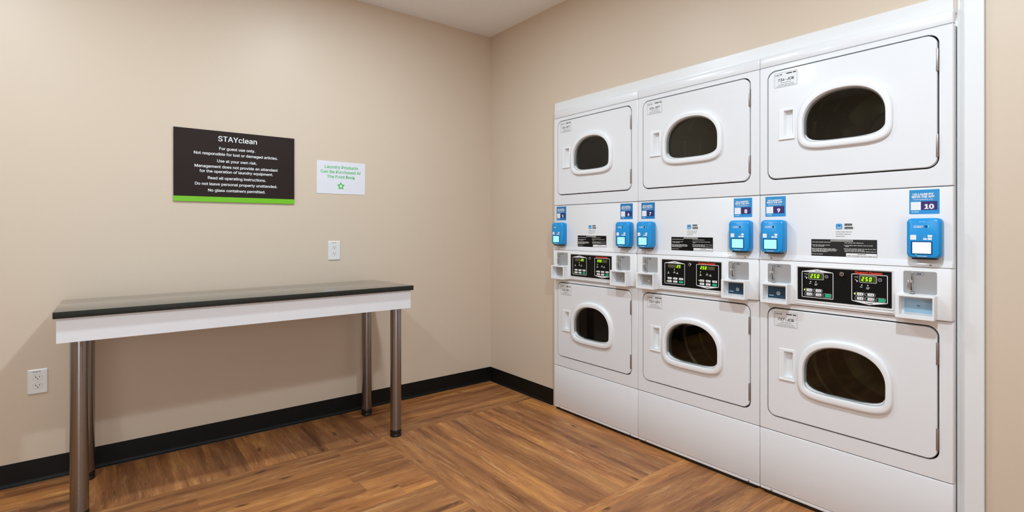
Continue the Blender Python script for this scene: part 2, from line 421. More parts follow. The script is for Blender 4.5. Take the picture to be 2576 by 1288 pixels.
# ------------------------------------------------------------------ folding table
def build_table():
    x0, x1 = -2.521, -0.983; yf, yb = -0.62, -0.052; zf, zb = 0.8595, 0.846
    cx = (x0 + x1) / 2
    t = empty('work_table', (cx, -0.335, 0))
    tag(t, 'long laundry folding table with a dark speckled top, white apron and four round steel legs', 'table')
    b = MB()
    b.box(x0 - cx, x1 - cx, yf + .335, yb + .335, -0.0265, 0.0, 'top', 0.0022)
    tilt = math.atan2(zf - zb, yb - yf)
    def tl(y): return zf - (y - yf) * math.tan(tilt)
    b.v = [(x, y, z + tl(y - .335)) for x, y, z in b.v]
    ei = b.mi('edge'); tp = b.build('tabletop', t)
    for p in tp.data.polygons:
        if p.normal.z < .7: p.material_index = ei
    b = MB(); ax0, ax1, ayf, ayb = x0 + .010 - cx, x1 - .011 - cx, -0.605 + .335, -0.065 + .335; w = .018
    def ab(xa, xb, ya, yb_):
        k = len(b.v); b.box(xa, xb, ya, yb_, 0, 1, 'laminate', 0.0)
        for i in range(k, len(b.v)):
            x, y, z = b.v[i]
            b.v[i] = (x, y, (0.735 - (x + .77) * 0.003) if z < .5 else tl(y - .335) - 0.0268)
    ab(ax0, ax1, ayf, ayf + w); ab(ax0, ax1, ayb - w, ayb); ab(ax0, ax0 + w, ayf + w, ayb - w); ab(ax1 - w, ax1, ayf + w, ayb - w)
    b.build('apron', t)
    for lx, ly in ((-2.4435, -0.540), (-2.430, -0.115), (-1.055, -0.540), (-1.052, -0.115)):
        if True:
            top = tl(ly) - .0275
            l = MB()
            l.lathe((0, 0, 0), [(0.0, .038), (0.0295, .038), (0.0308, .040), (0.0308, .70), (0.0310, .702), (0.0310, top - .006), (0.039, top - .004), (0.039, top)], 'leg', cap0=False)
            lo = l.build('leg', t, (lx - cx, ly + .335, 0))
            f = MB(); f.lathe((0, 0, 0), [(0.029, 0.0), (0.0318, 0.003), (0.0318, 0.013), (0.0300, 0.0155), (0.0300, 0.0195), (0.0318, 0.022), (0.0318, 0.033), (0.0305, 0.0378), (0.02, 0.0385)], 'foot')
            fo = f.build('foot', lo); fo['label'] = 'black rubber foot'
    return t
build_table()

# ------------------------------------------------------------------ wall signs and outlets
def build_signs():
    t = empty('wall_sign', (0, 0, 0)); t.location = (-1.77, 0, 1.33)
    tag(t, 'dark brown laundry rules sign with white lettering and a lime green bottom stripe', 'sign')
    ox, oz = 1.77, -1.33
    b = MB(); b.box(-2.076 + ox, -1.463 + ox, -0.008, -0.0005, 1.3575 + oz, 1.724 + oz, 'signb'); b.build('panel', t)
    b = MB(); b.box(-2.076 + ox, -1.463 + ox, -0.0085, -0.0005, 1.3295 + oz, 1.3575 + oz, 'signg'); o = b.build('stripe', t); o['label'] = 'lime green stripe'
    b = MB()
    for s, xa, xb, z, bo in (('STAYclean', -1.867, -1.671, 1.668, .012), ('For guest use only.', -1.862, -1.680, 1.620, .016), ('Not responsible for lost or damaged articles.', -1.983, -1.558, 1.5885, .016),
                         ('Use at your own risk.', -1.872, -1.671, 1.5505, .016), ('Management does not provide an attendant', -1.980, -1.558, 1.518, .016),
                         ('for the operation of laundry equipment.', -1.957, -1.584, 1.491, .016), ('Read all operating instructions.', -1.917, -1.623, 1.4545, .016),
                         ('Do not leave personal property unattended.', -1.978, -1.561, 1.421, .016), ('No glass containers permitted.', -1.916, -1.626, 1.3865, .016)):
        b.text(s, (xa + xb) / 2 + ox, z + oz, -0.0084, 'white', width=xb - xa, bold=bo)
    o = b.build('lettering', t); o['label'] = 'white lettering'
    t = empty('paper_notice', (-1.172, 0, 1.402))
    tag(t, 'small white paper notice with green print and a green star, right of the brown sign', 'notice')
    ox, oz = 1.172, -1.402
    b = MB(); b.poly([(-1.329 + ox, 1.4015 + oz), (-1.018 + ox, 1.4025 + oz), (-1.0165 + ox, 1.6065 + oz), (-1.3275 + ox, 1.6075 + oz)], -0.0022, 'paper', 0.0018); b.build('sheet', t)
    b = MB()
    for s, xa, xb, z in (('Laundry Products', -1.279, -1.065, 1.5625), ('Can Be Purchased At', -1.304, -1.048, 1.532), ('The Front Desk', -1.265, -1.086, 1.5015)):
        b.text(s, (xa + xb) / 2 + ox, z + oz, -0.0026, 'gtext', width=xb - xa, bold=.02)
    b.build('lettering', t)
    b = MB(); cx, cz = -1.177 + ox, 1.452 + oz; R = .026
    P = [(cx + (R if i % 2 == 0 else R * .56) * math.sin(i * math.pi / 5), cz + (R if i % 2 == 0 else R * .56) * math.cos(i * math.pi / 5)) for i in range(10)]
    Q = [(cx + (p[0] - cx) * .45, cz + (p[1] - cz) * .45) for p in P]
    for i in range(10):
        j = (i + 1) % 10; b.poly([P[i], P[j], Q[j], Q[i]], -0.0026, 'gstar' if i % 2 else 'gtext')
    b.build('star', t)
build_signs()

def build_outlet(x, z, w, h, label):
    t = empty('wall_outlet', (x, 0, z)); tag(t, label, 'outlet', 'white duplex wall outlets')
    b = MB(); o1 = rrect(-w / 2, w / 2, -h / 2, h / 2, .004); o2 = rrect(-w / 2 + .004, w / 2 - .004, -h / 2 + .004, h / 2 - .004, .004)
    hole = [rrect(-.0165, .0165, c - .0135, c + .0135, .011) for c in (-.0195, .0195)]
    plate(b, o1, hole, -.0058, -.0002, 'outlet', .0035, o2)
    b.words(-.018, .016, h / 2 - .0125, .0035, -.0060, 'ink', random.Random(3))
    b.build('cover_plate', t)
    for c in (-.0195, .0195):
        b = MB(); b.poly(rrect(-.0160, .0160, c - .0130, c + .0130, .0108), -.0064, 'outlet', .006)
        b.poly(rrect(-.0078, -.0050, c - .001, c + .0065, .0004, 2), -.0066, 'slot'); b.poly(rrect(.0052, .0076, c, c + .0062, .0004, 2), -.0066, 'slot')
        b.poly(rrect(-.0024, .0024, c - .0085, c - .0038, .0023, 5), -.0066, 'slot')
        b.build('receptacle', t)
    b = MB(); b.cyl((0, -.0058, 0), .0028, -.001, 'outlet', 'y', 16); b.build('screw', t)
build_outlet(-1.2195, 1.0425, .076, .121, 'white duplex outlet on the wall above the right half of the table')
build_outlet(-2.609, 0.467, .072, .115, 'white duplex outlet low on the wall left of the table')

# ------------------------------------------------------------------ stacked dryers
W = 0.6818
def d_loop(cx, cz, a, bt, bb, nt=2.15, nb=4.0, n=72):
    P = []
    for i in range(n):
        t = 2 * math.pi * i / n; c, s = math.cos(t), math.sin(t); e = nt if s >= 0 else nb; bz = bt if s >= 0 else bb
        P.append((cx + a * math.copysign(abs(c) ** (2 / e), c), cz + bz * math.copysign(abs(s) ** (2 / e), s)))
    return P
def seven(b, ch, x, z, h, y, m, sh=0.15):
    w = h * .52; t = h * .17
    seg = {'2': 'abged', '5': 'afgcd', '0': 'abcdef', '7': 'abc', '3': 'abgcd'}[ch]
    S_ = {'a': (t * .3, w - t * .3, h - t, h), 'g': (t * .5, w - t * .5, h / 2 - t / 2, h / 2 + t / 2), 'd': (t * .3, w - t * .3, 0, t),
          'f': (0, t, h / 2 + t * .25, h - t * .35), 'b': (w - t, w, h / 2 + t * .25, h - t * .35), 'e': (0, t, t * .35, h / 2 - t * .25), 'c': (w - t, w, t * .35, h / 2 - t * .25)}
    for k in seg:
        x0, x1, z0, z1 = S_[k]
        b.poly([(x + x0 + z0 * sh, z + z0), (x + x1 + z0 * sh, z + z0), (x + x1 + z1 * sh, z + z1), (x + x0 + z1 * sh, z + z1)], y, m)
    return w + h * .17
def outline(b, pts_o, pts_i, y, m):
    n = len(pts_o)
    for i in range(n): j = (i + 1) % n; b.poly([pts_o[i], pts_o[j], pts_i[j], pts_i[i]], y, m)
def ring_rect(b, x0, x1, z0, z1, r, t, y, m): outline(b, rrect(x0, x1, z0, z1, r), rrect(x0 + t, x1 - t, z0 + t, z1 - t, max(r - t, .0003)), y, m)

def front_block(b, z0, z1, yf, yb, m='enamel', r=.0045):
    """body slice with rounded front vertical edges and softened top and bottom edges"""
    g = .0011
    def sec(z, ins):
        P = []
        for cx, a0 in ((W - g - r, 0), (g + r, -90)):
            for i in range(6):
                a = math.radians(a0 - 90 * i / 5)
                P.append((cx + (r - ins) * math.cos(a), yf + r + (r - ins) * math.sin(a), z))
        return [(W - g - ins, yb, z)] + P + [(g + ins, yb, z)]
    k = .003
    b.rings([sec(z0, k), sec(z0 + k * .35, k * .3), sec(z0 + k, 0), sec(z1 - k, 0), sec(z1 - k * .35, k * .3), sec(z1, k)], m, True, True)

DU0, DU1, DZ0, DZ1 = .040, .6365, 0.0, .472      # door outline (z relative to its foot)
GX, GZ = .337, .222
def build_door(root, z0, code, upper):
    t = MB()
    D = empty_part('door', root)
    hole = d_loop(GX, z0 + GZ, .146, .118, .079)
    hh = rrect(.1095, .1475, z0 + .182, z0 + .292, .003)
    plate(t, rrect(DU0, DU1, z0 + DZ0, z0 + DZ1, .034, 10), [hole, hh], -.004, .016, 'enamel', .003,
          rrect(DU0 + .0022, DU1 - .0022, z0 + DZ0 + .0022, z0 + DZ1 - .0022, .032, 10))
    d = t.build('door', root)
    # raised white window surround
    o = MB(); out = lambda e: d_loop(GX, z0 + GZ, .170 - e, .150 - e, .112 - e, 2.3, 4.6)
    gl = lambda e: d_loop(GX, z0 + GZ, .1405 + e, .1135 + e, .0755 + e, 2.2, 5.5)
    def ring(P, y): return [(p[0], y, p[1]) for p in P]
    def mixp(s): A, B = out(0), gl(0); return [(A[i][0] * (1 - s) + B[i][0] * s, A[i][1] * (1 - s) + B[i][1] * s) for i in range(len(A))]
    o.rings([ring(out(0), -.003), ring(out(.0005), -.012), ring(out(.003), -.0165), ring(out(.008), -.0185), ring(mixp(.55), -.0185), ring(mixp(.72), -.0175), ring(mixp(.78), -.0145), ring(mixp(.80), -.006), ring(mixp(.81), .012)], 'plastic')
    o.build('window_surround', d)
    o = MB(); o.rings([ring(mixp(.79), -.002), ring(mixp(.81), -.0065), ring(mixp(.85), -.0075), ring(mixp(.89), -.0055), ring(mixp(.92), .001), ring(mixp(.94), .013)], 'seal')
    q = o.build('window_trim', d); q['label'] = 'chrome window trim'
    o = MB(); o.poly(gl(.003), .010, 'glass', .003); q = o.build('window_glass', d); q['label'] = 'dark tinted glass window'
    # scooped handle
    o = MB(); plate(o, rrect(.087, .1545, z0 + .166, z0 + .303, .005), [rrect(.1095, .1475, z0 + .182, z0 + .292, .003)], -.0070, -.0035, 'plastic', .002, rrect(.0885, .1525, z0 + .168, z0 + .301, .004))
    o.box(.088, .1545, -.0105, -.0070, z0 + .1665, z0 + .1725, 'plastic', .001)
    # pocket
    x0_, x1_, za, zb_ = .1095, .1475, z0 + .182, z0 + .292
    o.add([(x0_, -.005, za), (x1_, -.005, za), (x1_, -.005, zb_), (x0_, -.005, zb_), (x0_ + .004, .0155, za + .002), (x1_ - .014, .0155, za + .002), (x1_ - .014, .0155, zb_ - .002), (x0_ + .004, .0155, zb_ - .002)],
          [(4, 5, 6, 7), (0, 1, 5, 4), (1, 2, 6, 5), (2, 3, 7, 6), (3, 0, 4, 7)], 'plastic')
    o.build('handle', d)
    for a, c in ((.340, .420), (.035, .115)):
        o = MB(); o.box(.6335, .6400, -.0065, .010, z0 + a, z0 + c, 'hinge', .0012); q = o.build('hinge', d); q['label'] = 'metal hinge'
    # asset sticker
    o = MB(); u0, u1, za, zb_ = .0665, .1655, z0 + .396, z0 + .462
    y = -.0046; o.poly(rrect(u0, u1, za, zb_, .004), y, 'label', .0006)
    ring_rect(o, u0 + .0012, u1 - .0012, za + .0012, zb_ - .0012, .003, .0011, y - .0002, 'lightink')
    o.text('CSC', u0 + .005, zb_ - .0135, y - .0002, 'ink', width=.020, align='l', bold=.02, zscale=.8)
    o.poly([(u0 + .028, zb_ - .013), (u0 + .0325, zb_ - .013), (u0 + .0325, zb_ - .0065), (u0 + .028, zb_ - .0075)], y - .0002, 'ink')
    o.words(u0 + .052, u1 - .006, zb_ - .0115, .0075, y - .0002, 'ink', random.Random(5))
    o.text(code, (u0 + u1) / 2 + .001, za + .0275, y - .0002, 'ink', width=.066, bold=.025)
    for k, (a, c) in enumerate(((.028, .072), (.018, .082))):
        o.words(u0 + a, u0 + c, za + .0185 - k * .008, .004, y - .0002, 'lightink', random.Random(k))
    o.words(u0 + .012, u1 - .012, za + .0045, .0035, y - .0002, 'lightink', random.Random(9))
    q = o.build('sticker', d); q['label'] = 'silver asset number sticker'
    return d
def empty_part(n, r): return None

def build_reader(root, u, white=False):
    """blue payment reader whose left edge is at u"""
    def L(x0, x1, z0, z1, ct, cb, y):
        return [(p[0], y, p[1]) for p in ((x0 + ct, z1), (x1 - ct, z1), (x1 - ct * .35, z1 - ct * .25), (x1, z1 - ct * .9), (x1, z0 + cb * .9), (x1 - cb * .3, z0 + cb * .3), (x1 - cb, z0), (x0 + cb, z0), (x0 + cb * .3, z0 + cb * .3), (x0, z0 + cb * .9), (x0, z1 - ct * .9), (x0 + ct * .35, z1 - ct * .25))]
    z0, z1 = 1.0775, 1.2195; w = .100
    b = MB()
    b.rings([L(u + .003, u + w - .003, z0 + .003, z1 - .001, .013, .014, 0), L(u, u + w, z0, z1, .014, .014, -.010), L(u, u + w, z0, z1, .014, .014, -.034), L(u + .002, u + w - .002, z0 + .002, z1 - .003, .014, .014, -.040), L(u + .006, u + w - .006, z0 + .005, z1 - .010, .012, .012, -.044)], 'blue', True, True)
    r = b.build('payment_reader', root); r['label'] = 'bright blue card and app payment reader'
    b = MB(); b.box(u + .014, u + w - .014, -.034, -.004, z0 - .005, z0 + .002, 'foot', .001); q = b.build('base_foot', r); q['label'] = 'black underside'
    yf = -.0443
    b = MB(); b.poly(rrect(u + .0145, u + .0760, 1.0905, 1.1380, .003), yf - .0008, 'screenb', .001); b.poly(rrect(u + .0190, u + .0725, 1.0940, 1.1340, .001), yf - .0012, 'screenw' if white else 'screen')
    q = b.build('screen', r); q['label'] = 'lit pale screen'
    b = MB()
    b.text('CSC', u + .0235, 1.1855, yf, 'white', width=.026, align='l', bold=.03, zscale=.75)
    cx, cz = u + .0585, 1.1895
    b.poly([(cx + .0048 * math.cos(a * .3), cz + .0048 * math.sin(a * .3)) for a in range(21)], yf, 'rlogo')
    b.poly([(cx + .004, cz - .005), (cx + .0075, cz - .0015), (cx + .0072, cz + .0035), (cx + .0045, cz + .0055), (cx + .006, cz + .001)], yf - .0001, 'gled')
    b.build('logo', r); b = MB()
    b.poly(rrect(u + .0125, u + .0300, 1.1425, 1.1600, .0015), yf, 'white')          # blank square
    b.poly(rrect(u + .0350, u + .0460, 1.1435, 1.1475, .001), yf, 'stick'); b.poly(rrect(u + .0385, u + .0425, 1.150, 1.158, .001), yf, 'stick')
    for a, c, e, g in ((.050, .061, 1.1425, 1.1485), (.063, .0755, 1.1520, 1.1600), (.063, .0745, 1.1425, 1.1500), (.050, .060, 1.1535, 1.1550)):
        b.poly(rrect(u + a, u + c, e, g, .0012), yf, 'white')
    b.build('icon_print', r); b = MB()
    for a in (.040, .0455, .051): b.poly(rrect(u + a, u + a + .0022, 1.2055, 1.2077, .0009), yf, 'white')
    b.build('sensor_dots', r); b = MB()
    b.words(u + .033, u + .062, 1.0835, .003, yf, 'white', random.Random(2))
    b.build('fine_print', r)
    b = MB(); b.sphere((u + .0300, yf - .0005, 1.0885), .0016, 'gled', (1, .5, 1)); q = b.build('status_light', r); q['label'] = 'green status light'
    return r

def build_numsticker(root, u, num, deep):
    y = -.0007; z0, z1 = 1.2355, 1.3235; w = .088
    b = MB(); b.poly(rrect(u, u + w, z0, z1, .0015, 3), y, 'stick' if deep else 'stickd', .0006)
    b.poly(rrect(u + .0345, u + .0820, z0 + .0140, z0 + .0455, .0006, 2), y - .0002, 'purple' if deep else 'navyp')
    b.poly(rrect(u + .0045, u + .0345, z0 + .0140, z0 + .0440, .0006, 2), y - .0002, 'white')
    b.text('DO LAUNDRY', u + .041, z1 - .0200, y - .0002, 'white', width=.060, bold=.05)
    b.text('WITH THE APP', u + .0405, z1 - .0295, y - .0002, 'white', width=.066, bold=.05, zscale=1.1)
    b.text('CSCPayMobile.com', u + .041, z1 - .0375, y - .0002, 'white', width=.058, bold=.01)
    b.text(num, u + .0585, z0 + .0185, y - .0003, 'white', size=.0320, bold=.05)
    b.words(u + .007, u + .030, z0 + .0065, .0035, y - .0002, 'white', random.Random(1))
    q = b.build('number_sticker', root); q['label'] = 'blue app sticker numbered ' + num
    return q

def fascia(root, kind, upper_digits, lower_digits):
    yp = -.0128
    b = MB(); b.poly(rrect(.1695, .5035, .8835, 1.0190, .0015, 3), yp, 'black', .002); f = b.build('fascia', root); f['label'] = 'black control fascia'
    y = yp - .0003; y2 = yp - .0005
    def frame(x0, x1, z0, z1, peak_up):
        b = MB(); t = .0022; ring_rect(b, x0, x1, z0, z1, .004, t, y, 'white')
        c = (x0 + x1) / 2
        if peak_up: b.poly([(x0 + .003, z1 - t), (x1 - .003, z1 - t), (x1 - .003, z1), (c, z1 + .0105), (x0 + .003, z1)], y2, 'white')
        else: b.poly([(x0 + .003, z0), (c, z0 - .0105), (x1 - .003, z0), (x1 - .003, z0 + t), (x0 + .003, z0 + t)], y2, 'white')
        if peak_up: b.text('UPPER', .2470, 1.0045, y2 - .0002, 'ink', width=.0185, bold=.02)
        else: b.text('LOWER', .4315, .8915, y2 - .0002, 'ink', width=.0230, bold=.02)
        q = b.build('module_frame', f); q['label'] = 'white outline of the ' + ('upper' if peak_up else 'lower') + ' drum controls'
    frame(.1860, .3065, .8950, 1.0035, True); frame(.3710, .4915, .8985, 1.0055, False)
    b = MB(); b.text('Speed Queen', .4285, 1.0060, y2 - .0003, 'red', width=.090, bold=.045, zscale=.92); q = b.build('brand_lettering', f); q['label'] = 'red lettering'
    for ox, oz, digits, low in ((0, 0, upper_digits, False), (.1855, .0012, lower_digits, True)):
        bts = []; gb = MB(); dg = MB(); ic = MB(); leds = []
        class _N:                                  # every button and every light is a mesh of its own
            def __init__(s, l): s.l = l
            def poly(s, *a):
                if len(a) > 3: s.l.append(MB())
                s.l[-1].poly(*a)
            def words(s, *a): s.l[-1].words(*a)
            def sphere(s, *a): s.l.append(MB()); s.l[-1].sphere(*a)
        bt = _N(bts); led = _N(leds)
        if kind == 'new':
            ring_rect(ic, .2125 + ox, .2712 + ox, .9708 + oz, .9988 + oz, .004, .0018, y, 'silver')
            dg.poly(rrect(.2145 + ox, .2620 + ox, .9728 + oz, .9968 + oz, .002), y, 'dispbg'); dg.poly(rrect(.2620 + ox, .2690 + ox, .9728 + oz, .9968 + oz, .002), y, 'dispoff')
            x = .2195 + ox
            for ch in digits: x += seven(dg, ch, x, .9775 + oz, .0155, y2, 'digit') + .0018
            c0, c1 = .2813 + ox, .9858 + oz
            A = [i * math.pi / 10 for i in range(20)]
            outline(ic, [(c0 + .0062 * math.cos(a), c1 + .0062 * math.sin(a)) for a in A], [(c0 + .0048 * math.cos(a), c1 + .0048 * math.sin(a)) for a in A], y, 'silver')
            ic.poly([(c0 + .0012 * math.cos(a), c1 + .0012 * math.sin(a)) for a in A], y, 'white')
            ic.poly(rrect(.1955 + ox, .2045 + ox, .9910 + oz, .9930 + oz, .0008), y, 'silver'); ic.poly(rrect(.2062 + ox, .2076 + ox, .9870 + oz, .9965 + oz, .0005), y, 'silver')
            ic.poly([(.1965 + ox, .9830 + oz), (.2010 + ox, .9825 + oz), (.2035 + ox, .9780 + oz), (.1995 + ox, .9790 + oz)], y, 'silver'); ic.poly(rrect(.2030 + ox, .2070 + ox, .9725 + oz, .9795 + oz, .0018), y, 'white')
            for xx in (.2209, .2411): ic.poly([(xx + ox + .0024 * math.cos(a), .9612 + oz + .0022 * math.sin(a)) for a in A], y, 'white')
            ic.words(.2146 + ox, .2290 + ox, .9525 + oz, .0045, y, 'silver', random.Random(4)); ic.words(.2360 + ox, .2475 + ox, .9515 + oz, .0045, y, 'silver', random.Random(6)); ic.words(.2360 + ox, .2475 + ox, .9470 + oz, .0045, y, 'silver', random.Random(8))
            for bx, bz in ((.2040, .9210), (.2040, .9040), (.2395, .9210), (.2395, .9040)):
                bx += ox; bz += oz
                ring_rect(ic, bx - .0065, bx + .0265, bz - .0022, bz + .0118, .004, .0011, y, 'silver')
                bt.poly(rrect(bx, bx + .0225, bz, bz + .0100, .0046), y2, 'white', .0006)
                bt.poly([(bx + .0155, bz + .0015), (bx + .0185, bz + .0015), (bx + .0160, bz + .0085), (bx + .0150, bz + .006)], y2 - .0002, 'ink')
                bt.words(bx + .005, bx + .0125, bz + .0035, .0045, y2 - .0002, 'lightink', random.Random(3))
            ring_rect(ic, .2695 + ox, .2995 + ox, .9005 + oz, .9170 + oz, .003, .0010, y, 'silver')
            gb.poly(rrect(.2755 + ox, .2970 + ox, .9022 + oz, .9152 + oz, .0035), y2, 'green', .0006)
            led.sphere((.1970 + ox, y, .9262 + oz), .0030, 'led', (1, .3, 1))
        else:
            dd = upper_digits if not low else lower_digits
            dg.poly(rrect(.2070 + ox, .2840 + ox, .9790 + oz, .9960 + oz, .001), y, 'dispoff')
            if not low: dg.poly(rrect(.2560, .2850, .9785, .9965, .001), y - .0001, 'dispbg')
            else: dg.poly(rrect(.2060 + ox, .2520 + ox, .9785 + oz, .9965 + oz, .001), y - .0001, 'dispbg')
            x = .2590 if not low else .2075 + ox
            for ch in dd: x += seven(dg, ch, x, .9800 + oz, .0150, y2, 'digit', .2) + .0018
            for xx, zz, on in ((.2091, .9511, low), (.2450, .9553, not low), (.2622, .9512, False)):
                xx += ox; zz += oz
                ic.poly([(xx - .008, zz - .003), (xx + .008, zz - .003), (xx + .003, zz + .001), (xx + .001, zz + .008), (xx - .001, zz + .008), (xx - .003, zz + .001)], y, 'silver')
                if on: led.sphere((xx, y, zz + .0155), .0022, 'led', (1, .3, 1))
            for ci, bx in enumerate((.2045, .2380, .2722)):
                for ri, bz in enumerate((.9188, .9030)):
                    bx_, bz_ = bx + ox, bz + oz
                    if ci == 2 and ri == 1: gb.poly(rrect(bx_, bx_ + .0250, bz_ - .0005, bz_ + .0108, .0025), y2, 'green', .0006)
                    else:
                        bt.poly(rrect(bx_, bx_ + .0248, bz_, bz_ + .0105, .0025), y2, 'white', .0006)
                        bt.words(bx_ + .006, bx_ + .019, bz_ + .0030, .0050, y2 - .0002, 'lightink', random.Random(ci * 3 + ri))
            led.sphere((.2005 + ox, y, (.9075 if not low else .9240) + oz), .0020, 'led', (1, .3, 1))
        for q in bts: q.build('cycle_button', f)['label'] = 'white cycle button'
        gb.build('start_button', f)['label'] = 'green start button'
        dg.build('display', f)['label'] = 'glowing green digits ' + digits
        ic.build('icon_print', f)
        for q in leds: q.build('indicator_light', f)['label'] = 'lit yellow indicator light'
    b = MB(); b.cyl((.3390, yp, 1.0010), .0085, -.010, 'chrome', 'y', 28); b.cyl((.3390, yp - .010, 1.0010), .0055, -.002, 'ink', 'y', 20); b.box(.3365, .3415, yp - .0135, yp - .0115, .9995, 1.0025, 'chrome', .0004)
    q = b.build('key_lock', f); q['label'] = 'round chrome key lock'
    return f

def coin_unit(root, off, plate_m, yc):
    # pocket with a grey plate and chrome coin drop
    b = MB(); b.poly(rrect(.0425 + off, .1405 + off, .9465, 1.0280, .006), yc - .0010, 'coinplate', .002)
    o_ = rrect(.0755 + off, .1035 + off, 1.0135, 1.0235, .005, 6); i_ = rrect(.0763 + off, .1027 + off, 1.0143, 1.0227, .0042, 6); outline(b, o_, i_, yc - .0013, 'ink')
    b.words(.083 + off, .096 + off, 1.0165, .005, yc - .0013, 'ink', random.Random(2))
    pl = b.build('coin_slide', root); pl['label'] = 'grey coin plate'
    b = MB()
    y = yc - .001; u = off
    b.box(.0690 + u, .0745 + u, y - .014, y, .9960, 1.0240, 'chrome', .0012)          # upper blade
    b.box(.0710 + u, .0725 + u, y - .0146, y - .012, .9980, 1.0225, 'slot')
    b.box(.0655 + u, .0725 + u, y - .012, y, .9550, .9920, 'chrome', .0012)           # lower blade
    b.box(.0680 + u, .0705 + u, y - .0126, y - .010, .9580, .9860, 'slot')
    b.sphere((.0610 + u, y - .014, .9895), .0058, 'chrome'); b.cyl((.0610 + u, y, .9895), .0035, -.012, 'chrome', 'y', 16)
    b.box(.0630 + u, .0740 + u, y - .009, y, .9880, .9960, 'chrome', .002)
    b.cyl((.0690 + u, y - .008, .9500), .0095, .004, 'chrome', 'z', 24)
    q = b.build('coin_drop', pl); q['label'] = 'polished chrome coin drop'
    # protruding coin box
    b = MB(); yo = -.052
    z0, z1 = .8575, .9445; hole = rrect(.0395 + off, .1370 + off, .8705, .9375, .0015, 3)
    plate(b, rrect(.0270 + off, .1420 + off, z0, z1, .003, 3), [hole], yo, yc + .003, 'plastic', .002, rrect(.0285 + off, .1405 + off, z0 + .0015, z1 - .0015, .003, 3))
    cb = b.build('coin_box', root)
    b = MB(); yv = yc - .004
    b.poly(rrect(.0395 + off, .1370 + off, .8705, .9375, .0012, 3), yv, 'plastic', .004)
    b.poly(rrect(.0445 + off, .1340 + off, .8750, .9320, .002, 3), yv - .004, 'label', .004)
    b.poly(rrect(.0475 + off, .1325 + off, .8780, .9290, .001, 3), yv - .0052, plate_m, .0014)
    if plate_m == 'ltblue' or plate_m == 'grey':
        b.cyl((.0900 + off, yv - .005, .9020), .0065 if plate_m == 'grey' else .0052, -.003, 'chrome' if plate_m == 'grey' else 'ltblue', 'y', 20)
        b.box(.0875 + off, .0935 + off, yv - .0092, yv - .0080, .9030, .9052, 'slot')
    else:
        b.cyl((.0930 + off, yv - .005, .9005), .0085, -.004, 'ltblue', 'y', 22); b.cyl((.0930 + off, yv - .009, .9005), .0055, -.001, 'grey', 'y', 20)
        b.words(.0530 + off, .0790 + off, .8875, .006, yv - .0056, 'ltblue', random.Random(5))
    q = b.build('vault_door', cb); q['label'] = {'ltblue': 'light blue coin vault plate', 'grey': 'grey metal coin vault plate', 'navy': 'dark navy coin vault plate'}[plate_m]
    return cb

